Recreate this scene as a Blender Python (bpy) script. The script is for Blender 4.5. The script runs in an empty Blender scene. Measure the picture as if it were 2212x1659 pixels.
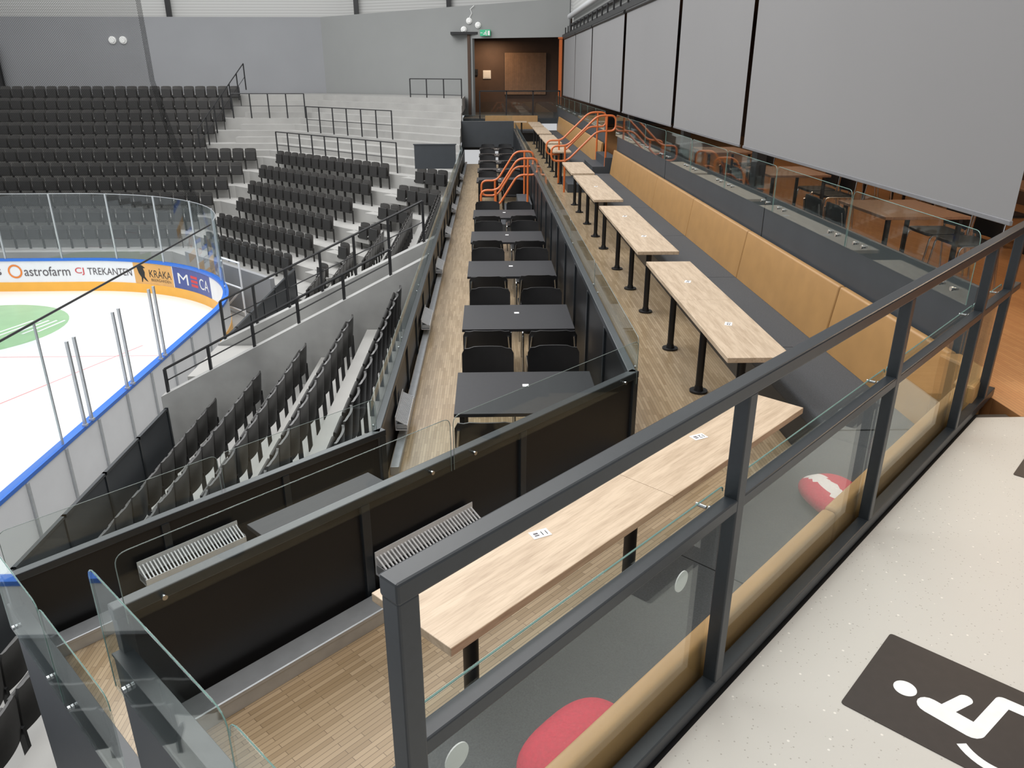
import bpy, math, random
from mathutils import Vector, Matrix
random.seed(3)
Q=math.sqrt(.5)
scene=bpy.context.scene
COL=scene.collection
R=math.radians

# ---------------------------------------------------------------- materials
def nt(name):
    m=bpy.data.materials.new(name); m.use_nodes=True
    n=m.node_tree; b=n.nodes['Principled BSDF']
    return m,n,b
def M(name,c,rough=.5,metal=0.,var=0.,scale=6.,bump=0.,emit=0.,spec=None,stretch=(1,1,1)):
    m,n,b=nt(name)
    b.inputs['Base Color'].default_value=(*c,1); b.inputs['Roughness'].default_value=rough
    b.inputs['Metallic'].default_value=metal
    if spec is not None: b.inputs['Specular IOR Level'].default_value=spec
    if emit>0:
        b.inputs['Emission Color'].default_value=(*c,1); b.inputs['Emission Strength'].default_value=emit
    if var>0 or bump>0:
        tc=n.nodes.new('ShaderNodeTexCoord'); mp=n.nodes.new('ShaderNodeMapping'); mp.inputs['Scale'].default_value=stretch
        no=n.nodes.new('ShaderNodeTexNoise'); no.inputs['Scale'].default_value=scale; no.inputs['Detail'].default_value=6
        n.links.new(tc.outputs['Object'],mp.inputs[0]); n.links.new(mp.outputs[0],no.inputs['Vector'])
        if var>0:
            cr=n.nodes.new('ShaderNodeValToRGB'); cr.color_ramp.elements[0].position=.3; cr.color_ramp.elements[1].position=.7
            cr.color_ramp.elements[0].color=(*[max(0,x*(1-var)) for x in c],1); cr.color_ramp.elements[1].color=(*[min(1,x*(1+var)) for x in c],1)
            n.links.new(no.outputs[0],cr.inputs[0]); n.links.new(cr.outputs[0],b.inputs['Base Color'])
        if bump>0:
            bp=n.nodes.new('ShaderNodeBump'); bp.inputs['Strength'].default_value=bump; bp.inputs['Distance'].default_value=.01
            n.links.new(no.outputs[0],bp.inputs['Height']); n.links.new(bp.outputs[0],b.inputs['Normal'])
    return m
def parquet(name,rot,c1,c2,c3):
    m,n,b=nt(name)
    tc=n.nodes.new('ShaderNodeTexCoord'); mp=n.nodes.new('ShaderNodeMapping'); mp.inputs['Rotation'].default_value=(0,0,rot)
    br=n.nodes.new('ShaderNodeTexBrick'); br.inputs['Scale'].default_value=1
    br.inputs['Brick Width'].default_value=.26; br.inputs['Row Height'].default_value=.024; br.inputs['Mortar Size'].default_value=.0012
    br.offset=.37; br.inputs['Color1'].default_value=(*c1,1); br.inputs['Color2'].default_value=(*c2,1); br.inputs['Mortar'].default_value=(*c3,1)
    no=n.nodes.new('ShaderNodeTexNoise'); no.inputs['Scale'].default_value=2.2; no.inputs['Detail'].default_value=3
    mx=n.nodes.new('ShaderNodeMixRGB'); mx.blend_type='MULTIPLY'; mx.inputs[0].default_value=.5
    cr=n.nodes.new('ShaderNodeValToRGB'); cr.color_ramp.elements[0].color=(.6,.6,.6,1); cr.color_ramp.elements[1].color=(1.2,1.2,1.2,1)
    n.links.new(tc.outputs['Object'],mp.inputs[0]); n.links.new(mp.outputs[0],br.inputs['Vector']); n.links.new(mp.outputs[0],no.inputs['Vector'])
    n.links.new(no.outputs[0],cr.inputs[0]); n.links.new(br.outputs[0],mx.inputs[1]); n.links.new(cr.outputs[0],mx.inputs[2])
    n.links.new(mx.outputs[0],b.inputs['Base Color']); b.inputs['Roughness'].default_value=.33
    return m
def oak(name):
    m,n,b=nt(name)
    tc=n.nodes.new('ShaderNodeTexCoord'); mp=n.nodes.new('ShaderNodeMapping'); mp.inputs['Scale'].default_value=(1.2,14,14)
    no=n.nodes.new('ShaderNodeTexNoise'); no.inputs['Scale'].default_value=2.6; no.inputs['Detail'].default_value=8; no.inputs['Distortion'].default_value=.6
    n2=n.nodes.new('ShaderNodeTexNoise'); n2.inputs['Scale'].default_value=14; n2.inputs['Detail'].default_value=4
    mp2=n.nodes.new('ShaderNodeMapping'); mp2.inputs['Scale'].default_value=(.8,12,12)
    cr=n.nodes.new('ShaderNodeValToRGB'); e=cr.color_ramp.elements
    e[0].position=.3; e[0].color=(.42,.315,.215,1); e[1].position=.62; e[1].color=(.57,.45,.325,1)
    mx=n.nodes.new('ShaderNodeMixRGB'); mx.blend_type='MULTIPLY'; mx.inputs[0].default_value=.3
    c2=n.nodes.new('ShaderNodeValToRGB'); c2.color_ramp.elements[0].position=.35; c2.color_ramp.elements[0].color=(.6,.55,.5,1); c2.color_ramp.elements[1].position=.5; c2.color_ramp.elements[1].color=(1,1,1,1)
    L=n.links
    L.new(tc.outputs['Object'],mp.inputs[0]); L.new(tc.outputs['Object'],mp2.inputs[0]); L.new(mp.outputs[0],no.inputs['Vector']); L.new(mp2.outputs[0],n2.inputs['Vector'])
    L.new(no.outputs[0],cr.inputs[0]); L.new(n2.outputs[0],c2.inputs[0]); L.new(cr.outputs[0],mx.inputs[1]); L.new(c2.outputs[0],mx.inputs[2])
    L.new(mx.outputs[0],b.inputs['Base Color']); b.inputs['Roughness'].default_value=.42
    return m
def terrazzo(name):
    m,n,b=nt(name)
    tc=n.nodes.new('ShaderNodeTexCoord'); vo=n.nodes.new('ShaderNodeTexVoronoi'); vo.inputs['Scale'].default_value=55
    cr=n.nodes.new('ShaderNodeValToRGB'); e=cr.color_ramp.elements
    e[0].position=.10; e[0].color=(.33,.305,.27,1); e[1].position=.16; e[1].color=(.50,.475,.435,1)
    v2=n.nodes.new('ShaderNodeTexVoronoi'); v2.inputs['Scale'].default_value=23
    c2=n.nodes.new('ShaderNodeValToRGB'); f=c2.color_ramp.elements
    f[0].position=.07; f[0].color=(1.4,1.4,1.4,1); f[1].position=.10; f[1].color=(1,1,1,1)
    mx=n.nodes.new('ShaderNodeMixRGB'); mx.blend_type='MULTIPLY'; mx.inputs[0].default_value=1
    L=n.links
    L.new(tc.outputs['Object'],vo.inputs['Vector']); L.new(tc.outputs['Object'],v2.inputs['Vector'])
    L.new(vo.outputs['Distance'],cr.inputs[0]); L.new(v2.outputs['Distance'],c2.inputs[0]); L.new(cr.outputs[0],mx.inputs[1]); L.new(c2.outputs[0],mx.inputs[2])
    L.new(mx.outputs[0],b.inputs['Base Color']); b.inputs['Roughness'].default_value=.4
    return m
def glassm(name,tint,refl=1.0,base=.035):
    m,n,b=nt(name); n.nodes.remove(b); out=n.nodes['Material Output']
    t=n.nodes.new('ShaderNodeBsdfTransparent'); t.inputs[0].default_value=(*tint,1)
    g=n.nodes.new('ShaderNodeBsdfGlossy'); g.inputs['Roughness'].default_value=.02; g.inputs[0].default_value=(.9,.95,.95,1)
    f=n.nodes.new('ShaderNodeLayerWeight'); f.inputs[0].default_value=.5
    pw=n.nodes.new('ShaderNodeMath'); pw.operation='POWER'; pw.inputs[1].default_value=4.5
    ml=n.nodes.new('ShaderNodeMath'); ml.operation='MULTIPLY_ADD'; ml.inputs[1].default_value=.8*refl; ml.inputs[2].default_value=base
    mx=n.nodes.new('ShaderNodeMixShader'); L=n.links
    L.new(f.outputs['Facing'],pw.inputs[0]); L.new(pw.outputs[0],ml.inputs[0]); L.new(ml.outputs[0],mx.inputs[0]); L.new(t.outputs[0],mx.inputs[1]); L.new(g.outputs[0],mx.inputs[2]); L.new(mx.outputs[0],out.inputs[0])
    return m
def netm(name,freq=15.,thr=.24,dens=.8):
    m,n,b=nt(name); n.nodes.remove(b); out=n.nodes['Material Output']
    t=n.nodes.new('ShaderNodeBsdfTransparent'); d=n.nodes.new('ShaderNodeBsdfDiffuse'); d.inputs[0].default_value=(.02,.02,.02,1)
    tc=n.nodes.new('ShaderNodeTexCoord'); sp=n.nodes.new('ShaderNodeSeparateXYZ'); n.links.new(tc.outputs['Object'],sp.inputs[0])
    outs=[]
    for ax,other in ((0,2),(2,0)):
        a=n.nodes.new('ShaderNodeMath'); a.operation='ADD' if ax==0 else 'SUBTRACT'
        n.links.new(sp.outputs[0],a.inputs[0]); n.links.new(sp.outputs[2],a.inputs[1])
        k=n.nodes.new('ShaderNodeMath'); k.operation='MULTIPLY'; k.inputs[1].default_value=freq; n.links.new(a.outputs[0],k.inputs[0])
        f=n.nodes.new('ShaderNodeMath'); f.operation='FRACT'; n.links.new(k.outputs[0],f.inputs[0])
        g=n.nodes.new('ShaderNodeMath'); g.operation='LESS_THAN'; g.inputs[1].default_value=thr; n.links.new(f.outputs[0],g.inputs[0]); outs.append(g)
    mxx=n.nodes.new('ShaderNodeMath'); mxx.operation='MAXIMUM'; n.links.new(outs[0].outputs[0],mxx.inputs[0]); n.links.new(outs[1].outputs[0],mxx.inputs[1])
    mu=n.nodes.new('ShaderNodeMath'); mu.operation='MULTIPLY'; mu.inputs[1].default_value=dens; n.links.new(mxx.outputs[0],mu.inputs[0])
    mx=n.nodes.new('ShaderNodeMixShader'); n.links.new(mu.outputs[0],mx.inputs[0]); n.links.new(t.outputs[0],mx.inputs[1]); n.links.new(d.outputs[0],mx.inputs[2]); n.links.new(mx.outputs[0],out.inputs[0])
    return m
def wavemat(name,c1,c2,scale,axis='Z',rough=.6):
    m,n,b=nt(name); tc=n.nodes.new('ShaderNodeTexCoord'); w=n.nodes.new('ShaderNodeTexWave'); w.bands_direction=axis; w.inputs['Scale'].default_value=scale
    cr=n.nodes.new('ShaderNodeValToRGB'); cr.color_ramp.elements[0].color=(*c1,1); cr.color_ramp.elements[1].color=(*c2,1)
    n.links.new(tc.outputs['Object'],w.inputs['Vector']); n.links.new(w.outputs['Fac'],cr.inputs[0]); n.links.new(cr.outputs[0],b.inputs['Base Color']); b.inputs['Roughness'].default_value=rough
    return m

STEEL=M('slate_steel',(.019,.023,.027),.34,.0,var=.08,scale=60,spec=.5)
PANEL=M('dark_panel',(.010,.010,.011),.4,var=.1,scale=3,spec=.4)
SLATE=M('slate_panel',(.042,.048,.055),.5,var=.06,scale=4)
BLACK=M('black_satin',(.012,.012,.013),.42,var=.1,scale=20)
BTOP=M('black_laminate',(.019,.019,.022),.5,var=.08,scale=30,spec=.35)
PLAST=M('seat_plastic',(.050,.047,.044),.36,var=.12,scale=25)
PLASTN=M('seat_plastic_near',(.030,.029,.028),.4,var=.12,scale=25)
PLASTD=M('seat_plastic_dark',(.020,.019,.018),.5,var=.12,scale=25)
CHROME=M('chrome',(.55,.56,.57),.25,1.,var=.05,scale=10)
ALU=M('aluminium',(.50,.52,.54),.38,.6,var=.06,scale=14)
LGREY=M('light_grey_metal',(.62,.63,.64),.4,.1,var=.05,scale=14)
BAR=M('screen_bar_grey',(.18,.18,.19),.45,.1,var=.05,scale=14)
OCHRE=M('ochre_leather',(.345,.19,.066),.5,var=.07,scale=5,bump=.12)
SEATF=M('charcoal_fabric',(.058,.061,.066),.85,var=.25,scale=160,bump=.3)
OAK=oak('oak_laminate')
WOODA=parquet('parquet_turned',R(-45),(.34,.235,.13),(.48,.35,.215),(.17,.11,.06))
WOODB=parquet('parquet_long',R(90),(.33,.235,.135),(.47,.355,.225),(.17,.12,.07))
WOODR=parquet('restaurant_parquet',R(90),(.42,.2,.08),(.5,.26,.11),(.2,.1,.05))
TERR=terrazzo('speckled_vinyl')
CONC=M('concrete',(.32,.315,.30),.8,var=.09,scale=1.1,bump=.1)
CONCD=M('concrete_wall',(.31,.31,.30),.8,var=.22,scale=1.2,bump=.2)
GLASS=glassm('clear_glass',(.955,.98,.972),.8,.03)
RGLASS=glassm('rink_glass',(.93,.945,.95),.8,.06)
TEAL=M('glass_edge_green',(.16,.28,.25),.2,var=.1,scale=20)
EDGEG=M('glass_edge_grey',(.17,.21,.20),.25,var=.1,scale=20)
SCREEN=M('screen_fabric',(.21,.207,.208),.9,var=.02,scale=.5)
WALLG=M('grey_paint',(.265,.27,.28),.75,var=.03,scale=.6)
WALLG2=M('grey_paint_neutral',(.262,.268,.262),.75,var=.03,scale=.6)  # wall grey with less blue in it than the other wall paint
UPW=wavemat('ribbed_cladding',(.50,.50,.48),(.62,.62,.60),2.5,'Z')
ICE=M('ice',(.84,.87,.88),.18,var=.03,scale=.5)
WHITE=M('board_white',(.78,.79,.81),.35,var=.02,scale=3)
BLUE=M('board_blue',(.03,.16,.62),.35,var=.03,scale=3)
ORBR=M('kick_orange',(.85,.43,.06),.4,var=.03,scale=3)
ORAD=M('ad_orange',(.70,.38,.12),.45,var=.08,scale=2)
NAVY=M('ad_navy',(.05,.08,.28),.4,var=.05,scale=2)
INK=M('ink_grey',(.10,.09,.10),.5,var=.05,scale=4)
INKR=M('ink_red',(.6,.05,.06),.5,var=.05,scale=4)
INKO=M('ink_orange',(.75,.22,.04),.5,var=.05,scale=4)
ORANGE=M('orange_paint',(.62,.15,.035),.35,var=.05,scale=20)
RED=M('red_fabric',(.46,.012,.04),.8,var=.12,scale=90,bump=.2)
WFAB=M('white_fabric',(.66,.60,.58),.8,var=.05,scale=60)
SIGNB=M('sign_dark',(.030,.024,.021),.5,var=.1,scale=30)
SIGNW=M('sign_white',(.75,.75,.73),.5,var=.03,scale=30)
STICK=M('sticker_white',(.90,.90,.90),.5,var=.02,scale=30)
GREEN=M('ice_green',(.30,.50,.28),.3,var=.05,scale=2)
IRED=M('ice_red',(.75,.35,.36),.3,var=.05,scale=2)
NET=netm('black_net',15.,.22,.62)
NETF=netm('black_net_fold',15.,.4,.6)
BROWN=M('brown_plaster',(.085,.05,.033),.7,var=.08,scale=3)
SLATW=M('slat_wood',(.33,.2,.12),.6,var=.1,scale=8)
EXITG=M('exit_green',(.04,.36,.18),.4,emit=.25,var=.02,scale=3)
LAMPW=M('lamp_white',(.80,.80,.78),.5,emit=.12,var=.02,scale=3)
DISC=M('pale_disc',(.55,.54,.52),.6,var=.03,scale=20)
WALNUT=M('walnut_top',(.30,.175,.11),.4,var=.15,scale=8,stretch=(8,1,1))

# ---------------------------------------------------------------- geometry
class G:
    def __init__(s): s.v=[]; s.f=[]
    def add(s,v,f):
        o=len(s.v); s.v+= [tuple(x) for x in v]; s.f+=[tuple(i+o for i in q) for q in f]; return s
    def box(s,c,d,rz=0):
        hx,hy,hz=d[0]/2,d[1]/2,d[2]/2; cs,sn=math.cos(rz),math.sin(rz); v=[]
        for z in(-hz,hz):
            for x,y in((-hx,-hy),(hx,-hy),(hx,hy),(-hx,hy)):
                v.append((c[0]+x*cs-y*sn,c[1]+x*sn+y*cs,c[2]+z))
        return s.add(v,[(3,2,1,0),(4,5,6,7),(0,1,5,4),(1,2,6,5),(2,3,7,6),(3,0,4,7)])
    def prism(s,p,z0,z1):
        a=sum(p[i][0]*p[(i+1)%len(p)][1]-p[(i+1)%len(p)][0]*p[i][1] for i in range(len(p)))
        if a<0: p=p[::-1]
        n=len(p); v=[(x,y,z0) for x,y in p]+[(x,y,z1) for x,y in p]
        return s.add(v,[tuple(range(n))[::-1],tuple(range(n,2*n))]+[(i,(i+1)%n,n+(i+1)%n,n+i) for i in range(n)])
    def prof(s,p,a0,a1,axis='x'):
        a=sum(p[i][0]*p[(i+1)%len(p)][1]-p[(i+1)%len(p)][0]*p[i][1] for i in range(len(p)))
        if a<0: p=p[::-1]
        n=len(p)
        if axis=='x': v=[(a0,y,z) for y,z in p]+[(a1,y,z) for y,z in p]
        else: v=[(x,a1,z) for x,z in p]+[(x,a0,z) for x,z in p]
        return s.add(v,[tuple(range(n))[::-1],tuple(range(n,2*n))]+[(i,(i+1)%n,n+(i+1)%n,n+i) for i in range(n)])
    def cyl(s,c,r,h,n=16,axis='z',r2=None):
        r2=r if r2 is None else r2; v=[]
        for k,(rr,t) in enumerate(((r,-h/2),(r2,h/2))):
            for i in range(n):
                a=2*math.pi*i/n; x,y=rr*math.cos(a),rr*math.sin(a)
                v.append({'z':(c[0]+x,c[1]+y,c[2]+t),'y':(c[0]+y,c[1]+t,c[2]+x),'x':(c[0]+t,c[1]+x,c[2]+y)}[axis])
        return s.add(v,[tuple(range(n))[::-1],tuple(range(n,2*n))]+[(i,(i+1)%n,n+(i+1)%n,n+i) for i in range(n)])
    def tube(s,pts,r,n=8,closed=False):
        P=[Vector(p) for p in pts]; m=len(P); v=[]; prev=None
        for i in range(m):
            if closed: t=(P[(i+1)%m]-P[i-1])
            else: t=P[min(i+1,m-1)]-P[max(i-1,0)]
            t.normalize()
            up=Vector((0,0,1)) if abs(t.z)<.95 else Vector((0,1,0))
            if prev is not None:
                a=prev-t*prev.dot(t)
                a=a.normalized() if a.length>1e-4 else t.cross(up).normalized()
            else: a=t.cross(up).normalized()
            b=t.cross(a).normalized(); prev=a
            for k in range(n):
                an=2*math.pi*k/n; v.append(tuple(P[i]+a*r*math.cos(an)+b*r*math.sin(an)))
        f=[]; rng=m if closed else m-1
        for i in range(rng):
            j=(i+1)%m
            for k in range(n): f.append((i*n+k,i*n+(k+1)%n,j*n+(k+1)%n,j*n+k))
        if not closed: f+= [tuple(range(n))[::-1],tuple(range((m-1)*n,m*n))]
        return s.add(v,f)
def rounded(pts,r,k=5,closed=True):
    P=[Vector(p) for p in pts]; out=[]; n=len(P)
    for i in range(n):
        if not closed and i in(0,n-1): out.append(P[i]); continue
        a,b,c=P[i-1],P[i],P[(i+1)%n]
        d1=(a-b); d2=(c-b); rr=min(r,d1.length*.45,d2.length*.45)
        p0=b+d1.normalized()*rr; p2=b+d2.normalized()*rr
        for j in range(k+1):
            t=j/k; out.append(p0*(1-t)**2+b*2*t*(1-t)+p2*t*t)
    return [tuple(p) for p in out]
def put(g,name,mat,parent=None,loc=(0,0,0),rz=0.,bevel=0,smooth=False,label=None,category=None,kind=None,group=None,mesh=None):
    me=mesh
    if me is None:
        me=bpy.data.meshes.new(name); me.from_pydata(g.v,[],g.f); me.update(); me.materials.append(mat)
        if smooth:
            for p in me.polygons: p.use_smooth=True
            try: me.set_sharp_from_angle(angle=R(40))
            except Exception: pass
    o=bpy.data.objects.new(name,me); COL.objects.link(o); o.location=loc; o.rotation_euler=(0,0,rz)
    if parent: o.parent=parent
    if bevel>0:
        b=o.modifiers.new('bev','BEVEL'); b.width=bevel; b.segments=2; b.limit_method='ANGLE'; b.angle_limit=R(50)
    tag(o,label,category,kind,group)
    return o
def tag(o,label=None,category=None,kind=None,group=None):
    if label: o['label']=label
    if category: o['category']=category
    if kind: o['kind']=kind
    if group: o['group']=group
def emp(name,loc,rz,label,category,group=None):
    o=bpy.data.objects.new(name,None); COL.objects.link(o); o.location=loc; o.rotation_euler=(0,0,rz); o.empty_display_size=.1
    tag(o,label,category,None,group); return o
def dup(o,loc,rz,label=None):
    n=o.copy(); COL.objects.link(n); n.location=loc; n.rotation_euler=(0,0,rz)
    if label: n['label']=label
    for c in o.children:
        k=c.copy(); COL.objects.link(k); k.parent=n
        for c2 in c.children:
            k2=c2.copy(); COL.objects.link(k2); k2.parent=k
    return n
def F45(x,y,z=0): return ((x-y)*Q,(x+y)*Q,z)
def textmesh(body,size,ext=.002,align='CENTER'):
    cu=bpy.data.curves.new('t','FONT'); cu.body=body; cu.size=size; cu.extrude=ext; cu.align_x=align; cu.align_y='CENTER'
    o=bpy.data.objects.new('t',cu); COL.objects.link(o); bpy.context.view_layer.update()
    me=bpy.data.meshes.new_from_object(o.evaluated_get(bpy.context.evaluated_depsgraph_get()))
    bpy.data.objects.remove(o); return me
def struct(g,name,mat,**k): return put(g,name,mat,kind='structure',**k)

# ---------------------------------------------------------------- camera
cam=bpy.data.cameras.new('camera'); co=bpy.data.objects.new('camera',cam); COL.objects.link(co)
co.location=(0,0,1.7); co.rotation_euler=(R(90-22),0,R(-1.73)); cam.sensor_width=36; cam.lens=27.03; cam.clip_end=200; cam.clip_start=.02
scene.camera=co

ZA=-.78; ZB=-1.39
# ---------------------------------------------------------------- floors
struct(G().prism([(-.32,.75),(-.02,1.05),(2.585,3.655),(9,3.655),(9,-3),(-4,-3)],-.18,0),'floor',TERR,label='off-white speckled vinyl walkway floor')
struct(G().prism([(-.345,.775),(-.215,.845),(-.02,1.052),(2.585,3.657),(2.8,3.657),(2.8,3.735),(2.62,3.735)],-.8,-.02),'trim_1',BLACK,label='black edge strip of the walkway')
struct(G().prism([(-1.45,2.40),(.948,4.785),(2.85,3.95),(2.85,3.9),(-.1,1.0),(-.3,1.15)],ZA-.15,ZA),'floor',WOODA,label='oak parquet deck floor')
struct(G().prism([(.948,4.785),(.948,33),(2.95,33),(2.95,3.9),(2.85,3.95)],ZA-.15,ZA),'floor',WOODB,label='oak parquet deck floor')
struct(G().prism([(-2.72,3.66),(-.86,5.45),(-.86,29.3),(.948,29.3),(.948,4.785),(-1.4,2.38)],ZB-.15,ZB),'floor',WOODB,label='oak parquet lower deck floor')
struct(G().prism([(2.95,6.21),(9,6.21),(9,34),(2.95,34)],-.5,-.35),'floor',WOODR,label='warm brown restaurant floor')
struct(G().prism([(2.83,3.66),(9,3.66),(9,6.2),(2.94,6.2),(2.94,4.25),(2.83,4.25)],-.5,.0),'floor',WOODR,label='warm brown parquet at the restaurant entrance')
struct(G().prism([(-32,-4),(-.9,-4),(-.9,45),(-32,45)],-5.5,-5.32),'floor',CONC,label='grey concrete ground floor')
struct(G().prism([(-1.0,33),(9,33),(9,40),(-1.0,40)],-.2,0),'floor',SLATE,label='dark floor at the exit corridor')

# ---------------------------------------------------------------- railing beside walkway
RY=.79
rl=emp('guard_railing',F45(0,RY,0),R(45),'slate-grey steel guard railing with clear glass beside the walkway','railing')
posts=[.59,1.70,2.90,4.06,4.60]
L1=4.80
put(G().box(((.567+L1)/2,0,.980),(L1-.567,.046,.04)),'top_rail',STEEL,rl,bevel=.005)
put(G().box(((.57+L1)/2,0,.645),(L1-.57,.04,.036)),'middle_rail',STEEL,rl,bevel=.004)
put(G().box(((.57+L1)/2,0,.03),(L1-.57,.045,.05)),'bottom_rail',STEEL,rl,bevel=.004)
for p in posts: put(G().box((p,0,.481),(.042,.042,.962)),'post',STEEL,rl,bevel=.004)
def glass_outline(x0,x1,z0,z1,r=.05):
    p=[(x0,0,z0),(x0,0,z1),(x1,0,z1),(x1,0,z0)]
    return [p[0]]+rounded(p,r,5,False)[1:-1]+[p[3]]
def glass(parent,x0,x1,y,z0,z1,clamps=True,cside=1,edge=True,r=.05,cz=None,mat=None,er=.0022,em=None,ends=True,cxs=None,cr=.014):
    o=glass_outline(x0,x1,z0,z1,r)
    g=G().prof([(a,c) for a,b,c in o],y-.004,y+.004,'y')
    gp=put(g,'glass_panel',mat or GLASS,parent)
    eo=o if ends else o[1:-1]
    if edge: put(G().tube([(a,y,c) for a,b,c in eo],er,5),'glass_edge',em or TEAL,gp,label='green polished glass edge')
    if clamps:
        zz=cz if cz is not None else z0+.05
        for x in(cxs or (x0+.14,x1-.14)):
            g=G().cyl((x,y+.012*cside,zz),cr,.012,12,'y').cyl((x,y-.016*cside,zz),cr*.55,.03,10,'y')
            put(g,'clamp',CHROME,gp,smooth=True,label='chrome glass clamp')
    return gp
for a,b in zip(posts[:-1],posts[1:]):
    glass(rl,a+.012,b-.012,.030,.0,.685,True,-1,True,.015,cz=.652,ends=False,cxs=(b-.09,),cr=.009)
for x,z in((.725,.49),(1.528,.462)):
    put(G().cyl((x,.037,z),.03,.003,24,'y'),'glass_sticker',DISC,rl,label='pale round sticker on glass')
# ---------------------------------------------------------------- parapets
def parapet(loc,rz,L,n,zb,zt,gt,label,side=1,gl=2.2,gnear=True,clamps=True):
    P=emp('parapet_railing',(loc[0],loc[1],zb),rz,label,'railing')
    H=zt-zb
    put(G().box((L/2,0,H-.025),(L+.06,.06,.05)),'top_rail',STEEL,P,bevel=.006)
    st=L/n
    for i in range(n+1): put(G().box((i*st,0,(H-.05)/2),(.05,.06,H-.05)),'post',STEEL,P,bevel=.004)
    for i in range(n): put(G().box((i*st+st/2,0,(H-.05)/2),(st-.05,.02,H-.05)),'infill_panel',PANEL,P)
    if gt:
        m=max(1,round(L/gl)); w=L/m
        for i in range(m): glass(P,i*w+.01,(i+1)*w-.01,.036*side,H-.08,gt-zb,clamps,side,True,.05,cz=H-.03 if clamps else None,em=EDGEG,er=.002,cr=.011)
    return P
parapet(F45(.71,2.70),R(45),3.34,3,ZB,-.145,.08,'dark panelled parapet with slate rail and low glass',side=-1,gl=1.67)
parapet((.948,4.785),R(90),24.5,22,ZB,-.145,.08,'dark panelled parapet with glass along the upper deck',side=-1,gl=2.25)
parapet(F45(.665,4.42),R(45),2.55,3,-2.6,-.85,-.60,'dark panelled parapet at the end of the lower deck',side=1,gl=1.3)
parapet((-.88,5.39),R(90),23.9,22,-2.6,-.85,-.62,'dark panelled parapet with glass above the seating rows',side=1,gl=2.2)
for (x,y,L,zt,gt,zb) in ((-1.43,2.40,2.1,-.36,.06,-1.6),(-2.69,3.63,1.72,-1.06,-.60,-3.2)):
    P=emp('return_parapet',(x,y,zb),R(-45),'grey panelled return parapet topped with clear glass','railing')
    put(G().box((L/2,0,(zt-zb)/2),(L,.06,zt-zb)),'panel_body',SLATE,P,bevel=.004)
    put(G().box((L/2,0,zt-zb+.006),(L,.07,.012)),'cap',STEEL,P,bevel=.002)
    m=2
    for i in range(m): glass(P,i*L/m*.98+.0,(i+1)*L/m*.98-.01,-.045,zt-zb-.14,gt-zb,True,-1,True,.07,cz=zt-zb-.06,ends=(i==0))

# cable ducts + heaters
put(G().box((1.6,0,.045),(3.2,.12,.09)).box((1.6,-.062,.08),(3.2,.006,.02)),'cable_duct',ALU,loc=(*F45(.8,2.59)[:2],ZA),rz=R(45),bevel=.004,label='brushed aluminium duct along the parapet base',category='duct')
put(G().box((1.2,0,.045),(2.4,.12,.09)).box((1.2,-.062,.08),(2.4,.006,.02)),'cable_duct',ALU,loc=(*F45(.75,4.31)[:2],ZB),rz=R(45),bevel=.004,label='brushed aluminium duct along the parapet base',category='duct')
put(G().box((12,0,.04),(23.6,.07,.08)).box((12,-.037,.07),(23.6,.006,.02)),'cable_duct',ALU,loc=(-.80,5.45,ZB),rz=R(90),bevel=.004,label='long aluminium duct at the floor edge',category='duct')
def heater(loc,rz,L=.66,h=.10):
    H=emp('convector_heater',loc,rz,'slim light grey convector heater with slotted top grille','heater','convector heaters')
    put(G().prof([(-.05,0),(.055,0),(.055,h+.03),(.050,h+.03),(.050,.01),(-.045,.01),(-.045,h-.05),(-.05,h-.05)],0,L),'casing',LGREY,H)
    put(G().box((L/2,.004,h-.075),(L-.01,.09,.01)),'inner_plate',BLACK,H)
    g=G(); n=int(L/.022)
    for i in range(n): g.add(*(lambda x:([(x,-.048,h-.05),(x+.009,-.048,h-.05),(x+.009,.052,h+.005),(x,.052,h+.005),(x,-.048,h-.057),(x+.009,-.048,h-.057),(x+.009,.052,h-.002),(x,.052,h-.002)],[(0,1,2,3),(7,6,5,4),(0,4,5,1),(1,5,6,2),(2,6,7,3),(3,7,4,0)]))(i*L/n+.005))
    put(g,'grille',LGREY,H)
    put(G().box((.003,0,h/2-.01),(.006,.09,h-.06)),'end_plate',ALU,H)
    put(G().box((L-.003,0,h/2-.01),(.006,.09,h-.06)),'end_plate',ALU,H)
    return H
h0=heater((*F45(1.85,2.61)[:2],ZA+.18),R(45))
dup(h0,(*F45(1.3,4.32)[:2],ZB+.19),R(45))
for i in range(7): dup(h0,(-.79,6.2+i*2.9,ZB+.15),R(90))

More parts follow.
